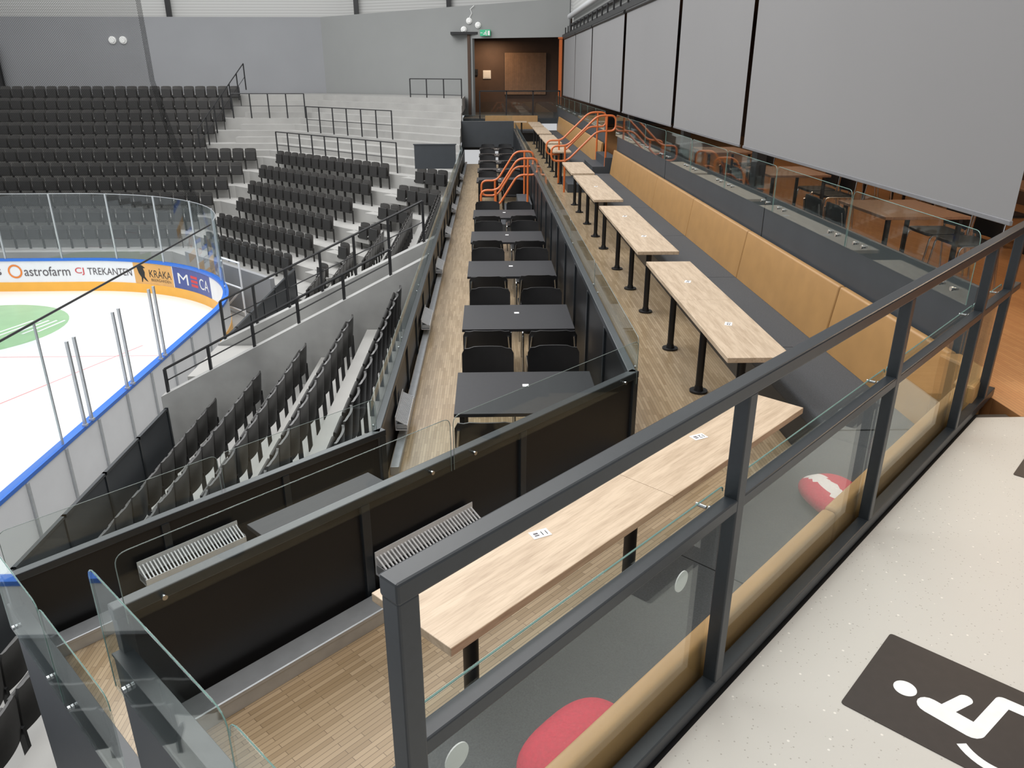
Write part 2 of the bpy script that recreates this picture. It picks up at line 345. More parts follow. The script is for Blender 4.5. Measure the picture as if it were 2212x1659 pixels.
# ---------------------------------------------------------------- oak tables
def oaktable(loc,rz,L,peds,W=.415,nums=None,group='oak tables along the bench'):
    T=emp('dining_table',(loc[0],loc[1],ZA),rz,'long narrow pale oak table on black pedestals' if not nums else 'long narrow pale oak table on black pedestals with numbered stickers','table',group)
    for k in range(2):
        put(G().box((0,0,0),(L/2-.002,W,.036)),'table_top',OAK,T,loc=(L/4+k*L/2,0,.78-.018),bevel=.003)
    for p in peds:
        g=G().cyl((p,0,.38),.03,.74,20).cyl((p,0,.008),.075,.016,28).cyl((p,0,.035),.042,.04,20,r2=.032).box((p,0,.745),(.16,.16,.01))
        put(g,'pedestal',BLACK,T,smooth=True)
    if nums:
        for k,(nn,x,yy) in enumerate(nums):
            s=put(G().box((0,0,0),(.080,.052,.0014)),'number_sticker',STICK,T,loc=(x,yy,.7813),label='white rectangular sticker printed '+nn)
            s.rotation_euler=(0,0,R(-20))
            me=textmesh(nn,.038,.0005); me.materials.append(BLACK)
            o=put(None,'sticker_number',BLACK,s,mesh=me); o.rotation_euler=(0,0,R(180)); o.location=(.017,0,.0013)
            put(G().box((-.018,.006,.001),(.020,.010,.001)),'sticker_icon',INK,s)
            put(G().box((-.018,-.008,.001),(.020,.008,.001)),'sticker_icon',INK,s)
    return T
oaktable(F45(1.29,1.69),R(45),2.62,[.28,1.31,2.34],nums=[('11',.69,.02),('12',1.90,.02)])
for (y0,y1,peds,nums) in ((4.61,7.35,[4.95,5.92,7.0],[('13',.72,0),('14',1.95,0)]),(7.8,10.75,[8.25,9.24,10.28],[('15',.8,0),('16',2.1,0)]),(11.3,14.2,[11.6,12.54,13.67],[('17',1.4,0)]),(14.5,16.4,[14.9,15.8],None),
    (18.7,20.6,[19,20.3],None),(21.1,24,[21.5,22.5,23.6],None),(24.6,27.6,[25,26.1,27.2],None),(28.1,30.6,[28.5,30.2],None)):
    oaktable((1.745,y0),R(90),y1-y0,[p-y0 for p in peds],W=.43,nums=nums)
oaktable((.3,30.95),0,1.2,[.2,1.0],W=.42)

# ---------------------------------------------------------------- banquettes
def bench(loc,rz,L,label='ochre leather and charcoal fabric banquette bench'):
    B=emp('banquette_bench',(loc[0],loc[1],ZA),rz,label,'bench','banquette modules')
    put(G().box((L/2,.31,.15),(L,.5,.3)),'base',PANEL,B)
    sc=rounded([(0,0,.30),(0,0,.43),(.59,0,.43),(.59,0,.30)],.035,4)
    put(G().prof([(a,c) for a,b,c in sc],.004,L-.004),'seat_cushion',SEATF,B,smooth=True)
    bc=rounded([(.575,0,.40),(.648,0,.93),(.700,0,.93),(.70,0,.40)],.018,4)
    put(G().prof([(a,c) for a,b,c in bc],.008,L-.008),'backrest',OCHRE,B,smooth=True,bevel=.012)
    return B
seams=[4.25,5.8,8.1,10.4,12.75,15.1,17.4]
for a,b in zip(seams[:-1],seams[1:]): bench((2.1,b),R(-90),b-a)
seams=[19.3,21.8,24.3,26.8,29.3,31.3]
for a,b in zip(seams[:-1],seams[1:]): bench((2.1,b),R(-90),b-a)
bench((-.1,31.5),0,2.1)
bench(F45(4.40,1.535),R(225),1.7); bench(F45(2.70,1.535),R(225),1.72)
Bc=emp('banquette_bench',(2.4,4.0,ZA),0,'corner piece of the ochre and charcoal banquette','bench','banquette modules')
def rel(p): return [(a-2.4,b-4.0) for a,b in p]
put(G().prism(rel([(2.06,4.17),(2.06,4.25),(2.69,4.25),(2.69,4.02),(2.46,3.77)]),.0,.43),'seat_cushion',SEATF,Bc,bevel=.02)
put(G().prism(rel([(2.68,4.25),(2.815,4.25),(2.815,3.97),(2.58,3.71),(2.51,3.80),(2.72,4.03)]),.40,.93),'backrest',OCHRE,Bc,bevel=.015)
def cushion(loc,rz,sx,sy,sz,stripe):
    n,m=40,20; g=G(); v=[];f=[]
    def sp(x,e): return math.copysign(abs(x)**e,x)
    for j in range(m+1):
        ph=-math.pi/2+math.pi*j/m
        for i in range(n):
            th=2*math.pi*i/n
            v.append((sx*sp(math.cos(ph),.8)*sp(math.cos(th),.75),sy*sp(math.cos(ph),.8)*sp(math.sin(th),.75),sz*math.sin(ph)))
    for j in range(m):
        for i in range(n): f.append((j*n+i,j*n+(i+1)%n,(j+1)*n+(i+1)%n,(j+1)*n+i))
    g.add(v,f); o=put(g,'throw_cushion',RED,loc=loc,rz=rz,smooth=True,label='red fabric cushion lying on the bench seat',category='cushion')
    o.data.materials.append(WFAB)
    if stripe:
        for p in o.data.polygons:
            if .05*sy<p.center.y<sy*.55 : p.material_index=1
        o['label']='red and white striped fabric cushion on the bench seat'
cushion((*F45(1.46,1.08)[:2],ZA+.43+.08),R(45),.22,.15,.08,False)
cushion((*F45(3.58,1.13)[:2],ZA+.43+.07),R(100),.20,.15,.07,True)

# ---------------------------------------------------------------- wall panels behind bench with glass
for a,b in ((4.26,17.5),(19.2,33)):
    struct(G().prism([(2.83,a),(2.86,a),(2.86,b),(2.83,b)],ZA,.55),'wall_right',SLATE,label='slate grey panelled wall behind the bench')
    P=emp('glass_balustrade',(2.79,a,.4),R(90),'frameless clear glass balustrade with chrome standoffs','railing')
    L=b-a; m=round(L/1.7); w=L/m
    for i in range(m):
        gp=glass(P,i*w+.01,(i+1)*w-.01,.0,.04,.47,True,1,True,.06,cz=.10,cxs=(i*w+.16,i*w+.30,(i+1)*w-.30,(i+1)*w-.16))
for y in (7.9,12.6): struct(G().box((2.829,y,.33),(.006,.008,.4)),'trim_3',BLACK)
st=G()
for i in range(4): st.box((2.85-.13-.27*i+.0,18.3,ZA+(.78-.19*i)/2-.02),(.27,1.5,.76-.19*i))
put(st,'deck_stairs',SLATE,label='dark stairs between the benches',category='stairs')
st=G()
for i in range(3): st.box((.90-.14-.27*i,16.7,ZB+(.6-.2*i)/2),(.27,1.5,.6-.2*i))
put(st,'deck_stairs',SLATE,label='dark stairs down to the lower deck',category='stairs')
def handrail(y,x0,zl,x1,zu,fl,fu,grp):
    H=emp('handrail',(x0,y,fl),0,'orange tubular steel stair handrail','handrail',grp)
    def L(x,z): return (x-x0,0,z-fl)
    loop=rounded([L(x0-.15,zl),L(x0+.2,zl),L(x1-.3,zu),L(x1+.1,zu),L(x1+.1,zu-.32),L(x1-.3,zu-.32),L(x0+.2,zl-.32),L(x0-.15,zl-.32)],.13,5)
    put(G().tube(loop,.022,8,True),'rail_loop',ORANGE,H,smooth=True)
    put(G().tube([L(x0+.15,fl),L(x0+.15,zl)],.022,8),'post',ORANGE,H,smooth=True)
    put(G().tube([L(x1-.1,fu),L(x1-.1,zu)],.022,8),'post',ORANGE,H,smooth=True)
for y in(17.6,19.1): handrail(y,1.55,.22,2.7,.85,ZA,-.35,'orange handrails')
for y in(15.95,17.45): handrail(y,.0,-.5,.9,.12,ZB,-.9,'orange handrails')

# ---------------------------------------------------------------- screens
SH=2.06
for i,(a,b,zz) in enumerate(((4.38,9.4,.88),(9.53,13.05,.88),(13.25,18.2,.88),(18.5,23.9,.88),(24.1,28.4,.88),(28.55,32.6,.88))):
    S=emp('roller_screen',(3.02,a,zz),R(90),'grey fabric roller screen hanging from a black beam','screen','roller screens')
    L=b-a; g=G(); n=40; v=[];f=[]
    for k in range(n+1):
        xx=L*k/n; wv=.003*math.sin(xx*2.1)+.003*math.sin(xx*.7+i)
        v+=[(xx,wv,.03),(xx,wv*.4,SH)]
    for k in range(n): f.append((2*k,2*k+2,2*k+3,2*k+1))
    g.add(v,f); put(g,'screen_cloth',SCREEN,S,smooth=True)
    put(G().box((L/2,0,.015),(L,.02,.03)),'bottom_bar',BAR,S,bevel=.004)
    put(G().cyl((L/2,0,SH),.035,L,12,'x'),'roller',BLACK,S)
Bm=G().box((3.08,18.5,3.05),(.14,30,.14))
for y in range(5,33,1): Bm.box((3.0,y,3.2),(.04,.05,.22))
put(Bm,'screen_beam',BLACK,label='black steel beam carrying the roller screens',category='beam',bevel=.004)
struct(G().box((3.45,18.5,4.9),(.1,30,3.5)),'wall_right',UPW,label='light grey upper wall')
put(G().cyl((3.25,18.5,3.75),.10,29,16,'y').cyl((3.25,18.5,3.75),.115,.1,16,'y'),'ventilation_pipe',LGREY,smooth=True,label='long grey ventilation pipe above the screens',category='pipe')
put(G().box((3.3,18.5,3.42),(.14,29,.05)).box((3.3,18.5,3.47),(.02,29,.05)),'cable_tray',BLACK,label='black cable tray above the roller screens',category='tray')
struct(G().box((9,19,1.5),(.1,31,4.2)),'wall_right',BROWN,label='dark restaurant wall')
struct(G().box((6.2,34.2,1.7),(5.8,.1,4.2)),'wall_back',BROWN,label='dark restaurant end wall')
struct(G().box((6.2,19,3.2),(5.6,30.6,.1)),'ceiling',BLACK,label='unseen dark restaurant ceiling added to darken the room')  # out of view, put in to keep overhead light off the restaurant
struct(G().box((6.2,3.6,2.6),(5.6,.08,1.3)),'wall_front',BROWN)
for y in(9.465,13.15,18.35):
    put(G().box((0,0,1.68),(.12,.2,3.3)).box((0,0,.02),(.25,.25,.04)),'added_gap_column',BLACK,loc=(3.25,y,-.35),bevel=.005,label='black column added to darken the gap between the screens',category='column')  # added uprights that make the gaps between the screens dark

# ---------------------------------------------------------------- chairs & black tables
def backshell(w,z0,z1,y,curve,t,r=.06):
    g=G(); n=10; m=6; v=[];f=[]
    for s in(0,1):
        for j in range(m+1):
            tt=j/m
            for i in range(n+1):
                u=-1+2*i/n
                ww=w/2*(1-(.10 if j in(0,m) else 0))
                zz=z0+(z1-z0)*tt
                if abs(u)>.75 and j==m: zz-=.012
                v.append((u*ww,y+curve*(1-u*u)*-1-.10*(zz-z0)+ (t if s else 0),zz))
    N=(n+1)*(m+1)
    for j in range(m):
        for i in range(n):
            a=j*(n+1)+i; f.append((a,a+1,a+n+2,a+n+1)); f.append((N+a,N+a+n+1,N+a+n+2,N+a+1))
    for i in range(n): f.append((i,N+i,N+i+1,i+1)); a=m*(n+1)+i; f.append((a,a+1,N+a+1,N+a))
    for j in range(m):
        a=j*(n+1); f.append((a,a+n+1,N+a+n+1,N+a)); a+=n; f.append((a,N+a,N+a+n+1,a+n+1))
    return g.add(v,f)
def chairparts():
    back=backshell(.46,.50,.84,-.19,.03,.014)
    s=rounded([(-.22,-.20,0),(.22,-.20,0),(.22,.22,0),(-.22,.22,0)],.06,4)
    seat=G().prism([(a,b) for a,b,c in s],.435,.47)
    legs=[]
    for sx in(-1,1):
        legs.append(G().tube(rounded([(sx*.225,-.25,0),(sx*.225,-.20,.45),(sx*.215,-.215,.62),(sx*.20,-.235,.78)],.05,4,False),.011,8))
        legs.append(G().tube(rounded([(sx*.225,.24,0),(sx*.225,.19,.44),(sx*.225,-.19,.44)],.05,4,False),.011,8))
    return back,seat,legs
back,seat,legs=chairparts()
C0=emp('dining_chair',(0,0,ZB),0,'black plastic chair with chrome legs at a black table','chair','black chairs on the lower deck')
put(back,'backrest',BLACK,C0,smooth=True); put(seat,'seat',BLACK,C0,bevel=.008,smooth=True)
for l in legs: put(l,'leg',CHROME,C0,smooth=True)
gf=G(); gf.add(back.v,back.f); gf.add(seat.v,seat.f)
for l in legs: gf.add(l.v,l.f)
CF=put(gf,'dining_chair',BLACK,loc=(0,0,ZB),label='black plastic chair at a black table',category='chair',group='black chairs on the lower deck')
T0=emp('dining_table',(0,0,ZB),0,'black laminate table on black metal legs','table','black tables on the lower deck')
put(G().box((0,0,.725),(1.12,.86,.03)),'table_top',BTOP,T0,bevel=.004)
for sx in(-1,1):
    for sy in(-1,1): put(G().box((sx*.5,sy*.37,.355),(.04,.04,.71)),'leg',BLACK,T0,bevel=.003)
tys=[5.23,7.27,9.4,11.5,13.6,18.4,20.4,22.4,24.4,26.4]
usedC0=usedCF=False
pend=[]
for k,y in enumerate(tys):
    c=(.285,y+.43)
    if k==0: T=T0; T.location=(c[0],c[1],ZB)
    else: T=dup(T0,(c[0],c[1],ZB),0)
    pend.append(T)
    for dx in(-.30,.30):
        for sgn in(-1,1):
            lx=c[0]+dx+random.uniform(-.02,.02); ly=c[1]+sgn*(.56+random.uniform(-.03,.03)); rz=0 if sgn<0 else math.pi
            src=C0 if k<5 else CF
            if src is C0 and not usedC0: C0.location=(lx,ly,ZB); C0.rotation_euler=(0,0,rz); usedC0=True
            elif src is CF and not usedCF: CF.location=(lx,ly,ZB); CF.rotation_euler=(0,0,rz); usedCF=True
            else: dup(src,(lx,ly,ZB),rz)
p=F45(2.1,3.2); dup(T0,(p[0],p[1],ZB),R(45)).scale=(.75,1,1)
for T in pend:
    put(G().box((0,0,0),(.05,.05,.0012)),'number_sticker',STICK,T,loc=(.0,.12,.7412),label='small white square sticker')
RT=emp('dining_table',(4.3,8.0,-.35),0,'brown wood restaurant table on black legs','table','restaurant tables')
put(G().box((0,0,.735),(.85,1.1,.03)),'table_top',WALNUT,RT,bevel=.004)
for sx in(-1,1):
    for sy in(-1,1): put(G().box((sx*.36,sy*.48,.36),(.04,.04,.72)),'leg',BLACK,RT,bevel=.003)
spots=[(4.3,8.0),(4.3,11.3),(4.3,14.6),(6.9,9.6),(6.9,13)]
for x,y in spots[1:]: dup(RT,(x,y,-.35),0)
for x,y in spots:
    for sx in(-1,1):
        for dy in(-.28,.28): dup(C0,(x+sx*.60,y+dy,-.35),R(-90) if sx<0 else R(90),'black chair at a brown restaurant table')['group']='restaurant chairs'

# ---------------------------------------------------------------- floor signs
def sign(corner):
    S=emp('floor_sign',(corner[0],corner[1],.001),R(45),'dark square floor sign with white wheelchair user symbol','sign','wheelchair floor signs')
    o=rounded([(0,0,0),(0,-.55,0),(.412,-.55,0),(.412,0,0)],.012,3)
    put(G().prism([(a,b) for a,b,c in o],0,.0015),'sign_plate',SIGNB,S)
    g=G(); zz=[.0018]
    def lay(p):
        a=sum(p[i][0]*p[(i+1)%len(p)][1]-p[(i+1)%len(p)][0]*p[i][1] for i in range(len(p)))
        if a<0: p=p[::-1]
        zz[0]+=.00012; g.add([(x,y,zz[0]) for x,y in p],[tuple(range(len(p)))])
    def disc(cx,cy,r,n=32): lay([(cx+r*math.cos(2*math.pi*i/n),cy+r*math.sin(2*math.pi*i/n)) for i in range(n)])
    def bar(p,q,r):
        a=math.atan2(q[1]-p[1],q[0]-p[0]); pts=[]
        for i in range(9): t=a+math.pi/2+math.pi*i/8; pts.append((p[0]+r*math.cos(t),p[1]+r*math.sin(t)))
        for i in range(9): t=a-math.pi/2+math.pi*i/8; pts.append((q[0]+r*math.cos(t),q[1]+r*math.sin(t)))
        lay(pts)
    disc(.188,-.118,.032)
    bar((.165,-.192),(.152,-.305),.033)
    bar((.165,-.225),(.262,-.262),.019)
    bar((.150,-.318),(.325,-.345),.021)
    bar((.325,-.345),(.330,-.47),.021)
    bar((.330,-.475),(.365,-.475),.018)
    n=28; cx,cy=.165,-.385
    for i in range(n):
        t0=R(135+210*i/n); t1=R(135+210*(i+1)/n)
        g.add([(cx+.135*math.cos(t0),cy+.135*math.sin(t0),.0018),(cx+.135*math.cos(t1),cy+.135*math.sin(t1),.0018),(cx+.108*math.cos(t1),cy+.108*math.sin(t1),.0018),(cx+.108*math.cos(t0),cy+.108*math.sin(t0),.0018)],[(0,1,2,3)])
    put(g,'wheelchair_symbol',SIGNW,S)
sign((1.007,1.697)); sign((2.38,3.03))

# ---------------------------------------------------------------- rink
CX,CY,CR=-13.8,20.,6.5
def bp(s,off=0):
    r=CR-off
    if s<0: return (CX+s,CY+r)
    if s<CR*math.pi/2:
        a=s/CR; return (CX+r*math.sin(a),CY+r*math.cos(a))
    return (CX+r,CY-(s-CR*math.pi/2))
def rowwall(g,s0,s1,o0,o1,z0,z1,n=None):
    n=n or max(2,int((s1-s0)/.3)); v=[];f=[]
    for i in range(n+1):
        s=s0+(s1-s0)*i/n
        a=bp(s,o0); b=bp(s,o1)
        v+=[(a[0],a[1],z0),(a[0],a[1],z1),(b[0],b[1],z1),(b[0],b[1],z0)]
    for i in range(n):
        k=4*i
        for j in range(4): f.append((k+j,k+(j+1)%4,k+4+(j+1)%4,k+4+j))
    f+=[(0,1,2,3),(4*n+3,4*n+2,4*n+1,4*n)]
    return g.add(v,f)
ipts=[bp(-16,.05)]+[bp(s,.05) for s in [CR*math.pi/2*i/20 for i in range(21)]]+[(-7.35,-4),(-29.8,-4)]
struct(G().prism(ipts,-5.32,-5.30),'floor',ICE,label='white ice surface of the rink')
BD=emp('rink_board',(0,0,0),0,'white rink boards with advertising, blue cap and orange kick strip','barrier')
put(rowwall(G(),-16,34,.0,.10,-4.98,-4.24),'board_face',WHITE,BD)
put(rowwall(G(),-16,34,-.01,.115,-5.32,-4.98),'kick_plate',ORBR,BD)
put(rowwall(G(),-16,34,-.03,.13,-4.24,-4.17),'cap_rail',BLUE,BD)
put(rowwall(G(),10.3,34,-.02,.0,-5.32,-4.24),'outer_cladding',WHITE,BD)
for i in range(16): put(G().box((-7.26,19.2-1.2*i,-4.76),(.03,.05,1.02)),'brace',ALU,BD)
put(rowwall(G(),1.72,3.42,.10,.108,-4.97,-4.26),'orange_advert',ORAD,BD)
put(rowwall(G(),3.46,5.75,.10,.108,-4.97,-4.26),'navy_advert',NAVY,BD)
def adtext(t,s0,s1,z,h,mat,off=.112,parent=BD):
    me=textmesh(t,1,.0); xs=[v.co.x for v in me.vertices]; ys=[v.co.y for v in me.vertices]
    x0,x1,y0,y1=min(xs),max(xs),min(ys),max(ys)
    for v in me.vertices:
        s=s0+(v.co.x-x0)/(x1-x0)*(s1-s0); zz=z+((v.co.y-y0)/(y1-y0)-.5)*h
        p=bp(s,off); v.co=(p[0],p[1],zz)
    me.materials.clear(); me.materials.append(mat)
    put(None,'advert_lettering',mat,parent,mesh=me,label='advert lettering reading '+t)
adtext('us',-3.28,-2.92,-4.61,.22,INK)
adtext('astrofarm',-2.15,-.6,-4.60,.32,INK)
adtext('TREKANTEN',.0,1.62,-4.61,.24,INK)
adtext('CJ',-.42,-.12,-4.61,.26,INKR)
adtext('KRÅKA',2.35,3.35,-4.56,.34,BLACK)
adtext('BEERGARDEN',2.4,3.3,-4.82,.09,BLACK)
adtext('M',3.7,4.25,-4.62,.36,SIGNW)
adtext('CA',4.95,5.6,-4.62,.36,SIGNW)
for zz in(-4.76,-4.62,-4.48): put(rowwall(G(),4.42,4.82,.108,.113,zz-.045,zz+.045,3),'advert_lettering',INKR,BD,label='red stacked bars forming the letter E')
g=G()
for k in range(24):
    a,b=2*math.pi*k/24,2*math.pi*(k+1)/24
    q=[]
    for (t,r) in((a,.24),(b,.24),(b,.18),(a,.18)):
        pp=bp(-2.45+r*math.cos(t),.112); q.append((pp[0],pp[1],-4.60+r*math.sin(t)))
    g.add(q,[(0,1,2,3)])
put(g,'advert_emblem',INKO,BD,label='orange ring emblem on the boards')
crow=[(.0,.22),(.10,.30),(.20,.28),(.30,.20),(.22,.18),(.26,.05),(.24,-.10),(.34,-.28),(.26,-.24),(.18,-.15),(.14,-.30),(.11,-.30),(.12,-.14),(.05,.0)]
v=[]
for x_,z_ in crow:
    pp=bp(1.85+x_*1.2,.113); v.append((pp[0],pp[1],-4.62+z_))
put(G().add(v,[tuple(range(len(v)))]),'advert_emblem',BLACK,BD,label='black bird silhouette on the orange advert')
RG=emp('rink_glass_shield',(0,0,-5.3),0,'tall clear rink glass with aluminium posts on the boards','barrier')
def lower(o): o.location=(0,0,5.3); return o
ss=[-16+1.9*i for i in range(14)]
for a,b in zip(ss[:-1],ss[1:]):
    if a>9.5: break
    lower(put(rowwall(G(),a+.02,b-.02,.04,.052,-4.17,-2.0,4),'glass_panel',RGLASS,RG))
    p=bp(a); lower(put(G().box((p[0],p[1]-.04,-3.08),(.05,.05,2.18)),'post',ALU,RG))
lower(put(G().tube([(*bp(s,.046),-2.0) for s in [-16+.5*i for i in range(51)]],.012,6),'top_trim',ALU,RG))
for y in(12.75,13.0,14.5,14.75,16.2,16.45):
    put(G().box((0,0,.8),(.05,.05,1.6)).box((0,0,.02),(.08,.08,.04)),'rink_stanchion',ALU,loc=(-7.28,y,-4.17),bevel=.004,label='aluminium stanchion standing on the rink boards',category='post',group='rink stanchions')
put(G().tube([(-7.3,5,-2.02),(-7.3,11,-2.0),(-7.3,16,-2.0),(-7.3,20.5,-1.98)],.02,6),'net_cable',BLACK,label='black safety net cable above the boards',category='cable')
for y0,y1 in((8.2,10),(10.05,12.0)):
    S=emp('rink_glass_shield',(-7.3,y0,-4.17),R(90),'clear glass panel standing on the side boards','barrier')
    put(G().box(((y1-y0)/2,0,1.08),(y1-y0,.012,2.16)),'glass_panel',GLASS,S)
    put(G().box((y1-y0,0,1.08),(.03,.03,2.16)),'post',ALU,S)
cz=-5.2995
def ring(cx,cy,r0,r1,n=48,a0=0,a1=360):
    g=G()
    for i in range(n):
        a,b=R(a0+(a1-a0)*i/n),R(a0+(a1-a0)*(i+1)/n)
        g.add([(cx+r0*math.cos(a),cy+r0*math.sin(a),cz),(cx+r1*math.cos(a),cy+r1*math.sin(a),cz),(cx+r1*math.cos(b),cy+r1*math.sin(b),cz),(cx+r0*math.cos(b),cy+r0*math.sin(b),cz)],[(0,1,2,3)])
    return g
g=ring(-15.4,22.,0.75,2.7,48,-180,180)
put(g,'ice_marking',GREEN,label='green round logo painted on the ice',category='marking')
g=G()
for i in range(5): g.add([(-14.6+.34*i,21.0+.2*i,cz+.001+.0003*i),(-14.52+.34*i,21.0+.2*i,cz+.001+.0003*i),(-13.9+.24*i,22.9,cz+.001+.0003*i),(-13.98+.24*i,22.95,cz+.001+.0003*i)],[(0,1,2,3)])
put(g,'ice_marking',ICE,label='white lines inside the green ice logo',category='marking')
put(G().add([(-11.3,16.3,cz),(-11.24,16.3,cz),(-9.6,20.5,cz),(-9.66,20.5,cz)],[(0,1,2,3)]),'ice_marking',IRED,label='thin red line painted on the ice',category='marking')
put(G().add([(-28,19.6,cz+.0004),(-7.5,19.6,cz+.0004),(-7.5,19.65,cz+.0004),(-28,19.65,cz+.0004)],[(0,1,2,3)]),'ice_marking',IRED,label='thin red line painted on the ice',category='marking')
# net
NE=emp('safety_net',(-13,26,-5.3),0,'black safety netting hanging behind the rink end','net')
def netsheet(sl,mat,name,off=-.4):
    v=[];f=[]
    for s in sl:
        p=bp(s,off); bow=.08*math.sin(s*1.7)
        k=max(0,(s-2.4)/1.6)
        v+=[(p[0]+.35*k,p[1]+bow,-2.6),(p[0]-.45*k,p[1]+bow,1.5),(p[0]-.55*k,p[1],9)]
    for i in range(len(sl)-1):
        for j in range(2): f.append((3*i+j,3*i+3+j,3*i+4+j,3*i+1+j))
    o=put(G().add(v,f),name,mat,NE); o.location=(13,-26,5.3)
netsheet([-16+.6*i for i in range(27)]+[0.2+.4*i for i in range(1,11)],NET,'net_cloth')
netsheet([3.7+.1*i for i in range(0,5)],NETF,'net_fold',-.45)

# ---------------------------------------------------------------- ring terraces
def zf(i): return -4.21+.456*i
def Yf(i): return 27.68+.87*i
def sf(i): return 16.32+1.23*i
def X3(i): return -5.23+.8*i
def pl(i):
    c1=(sf(i)-Yf(i),Yf(i))
    if i<=5: return [(-32,Yf(i)),c1,(X3(i),sf(i)-X3(i)),(X3(i),14.4)]
    return [(-32,Yf(i)),c1,(-.95,sf(i)+.95)]
g=G()
for i in range(11):
    a=pl(i); b=pl(i+1)
    if i==5: b=b+[(-.95,14.4)]
    g.prism(a+b[::-1],(zf(i)-.5) if i else -5.32,zf(i))
    if i>=6:
        o=.435
        c2=(sf(i)+o*1.414-Yf(i)-o,Yf(i)+o)
        q=[(-10.6,Yf(i)+o),c2,(-.95,sf(i)+o*1.414+.95)]
        b2=[(-10.6,Yf(i+1)),(sf(i+1)-Yf(i+1),Yf(i+1)),(-.95,sf(i+1)+.95)]
        g.prism(q+b2[::-1],zf(i)-.02,zf(i)+.228)
a=pl(11)
g.prism(a+[(-.95,35.3),(-7.8,40.1),(-32,40.1)],.3,zf(11))
for i in range(0,7):
    s=sf(i)-.22
    xm=-5.45+.52*i
    g.box((xm,s-xm,zf(i)-.115),(1.15,.36,.23),R(-45))
put(g,'concrete_terrace',CONC,label='stepped grey concrete terraces curving around the rink',category='terrace')
g=G()
TZ=.05
for j in range(5): g.prism([(X3(j),1.),(X3(j+1),1.),(X3(j+1),12.2),(X3(j),12.2)],-4.2+TZ+.48*j-.55 if j else -5.32,-4.2+TZ+.48*j)
put(g,'concrete_terrace',CONC,label='stepped grey concrete seating tiers below the deck',category='terrace')
put(G().prof([(-5.6,-5.3),(-5.6,-3.40),(-1.0,-1.03),(-1.0,-5.3)],12.21,12.43,'y'),'concrete_side_wall',CONCD,label='sloping raw concrete wall beside the passage',category='wall')
put(G().prof([(-5.2,-5.3),(-5.2,-3.1),(-1.0,-1.1),(-1.0,-5.3)],14.1,14.38,'y'),'concrete_side_wall',CONCD,label='sloping raw concrete wall beside the passage',category='wall')
put(G().box((-3.1,13.25,-3.2),(4.2,1.6,.15)),'passage_slab',CONC,label='concrete slab over the passage',category='slab')

def railing(pts,h,n,label,mid=1,parent=None):
    p0=pts[0]; P=emp('steel_railing',p0,0,label,'railing')
    rp=[(p[0]-p0[0],p[1]-p0[1],p[2]-p0[2]) for p in pts]
    put(G().tube([(a,b,c+h) for a,b,c in rp],.022,6),'top_rail',BLACK,P)
    for m in range(mid): put(G().tube([(a,b,c+h*(m+1)/(mid+1)) for a,b,c in rp],.012,5),'middle_rail',BLACK,P)
    A,B=Vector(rp[0]),Vector(rp[-1])
    for i in range(n+1):
        q=A.lerp(B,i/n); put(G().box((q.x,q.y,q.z+h/2),(.045,.045,h)),'post',BLACK,P)
    return P
RL='black steel railing on the concrete terraces'
railing([(-8.5,32.65,zf(6)),(-3.1,27.25,zf(6))],1.0,9,RL)
railing([(-7.45,33.75,zf(8)),(-3.5,29.8,zf(8))],1.0,6,RL)
railing([(-11.,Yf(9)+.1,zf(9)),(-7.9,Yf(9)+.1,zf(9))],1.0,4,RL)
railing([(-11.7,33.,zf(6)),(-10.9,37.6,zf(11)+.2)],1.1,6,RL)
railing([(-3.1,33.3,.35),(-.97,31.2,.35)],1.15,3,RL)
railing([(-5.5,12.3,-3.35),(-1.6,12.3,-1.34)],.42,5,'black steel railing on the concrete wall')
railing([(-5.1,14.24,-3.05),(-1.2,14.24,-1.2)],.75,6,'black steel railing on the concrete wall')
def barrier(y0,y1,n,zb,zt,x=-5.5):
    P=emp('panel_barrier',(x,y0,zb),R(90),'low dark panelled steel barrier in front of the seats','barrier')
    L=y1-y0; st=L/n; H=zt-zb
    put(G().box((L/2,0,H-.02),(L,.05,.04)),'top_rail',STEEL,P)
    for i in range(n+1): put(G().box((i*st,0,H/2),(.05,.05,H)),'post',STEEL,P)
    for i in range(n): put(G().box((i*st+st/2,0,H/2+.03),(st-.08,.02,H-.14)),'infill_panel',SLATE,P)
barrier(3,12.1,8,-4.7,-3.56); barrier(15,21.5,6,-4.5,-3.4)
struct(G().prism([(-10.3,26.5),(-6.4,22.6),(-6.5,22.5),(-10.4,26.4)],-5.3,-3.95),'wall_front',WALLG,label='grey panel wall in front of the seats')
W=emp('white_gate',(-8.35,23.95,-5.32),R(-45),'white painted steel gate frame beside the boards','gate')
for (a,b) in (((0,0,0),(0,0,1.7)),((1.1,0,0),(1.1,0,1.7)),((0,0,1.7),(1.1,0,1.7)),((0,0,.9),(1.1,0,.9)),((0,0,.15),(1.1,0,.15)),((0,0,.15),(1.1,0,.9))):
    put(G().tube([a,b],.03,6),'frame_tube',WHITE,W)
parapet((-.9,29.4),0,1.8,2,-.9,.1,.3,'grey panelled parapet closing the lower deck',1,1.8)
put(G().box((0,0,.35),(1.25,.06,.7)).box((0,0,.71),(1.3,.09,.03)),'end_panel',SLATE,loc=(-1.6,24.3,-1.0),label='grey end panel above the top seat row',category='panel')
put(G().box((0,0,.45),(1.9,.1,.9)),'end_panel',SLATE,loc=(0,29.3,-.8),bevel=.005,label='grey end panel closing the lower deck',category='panel')

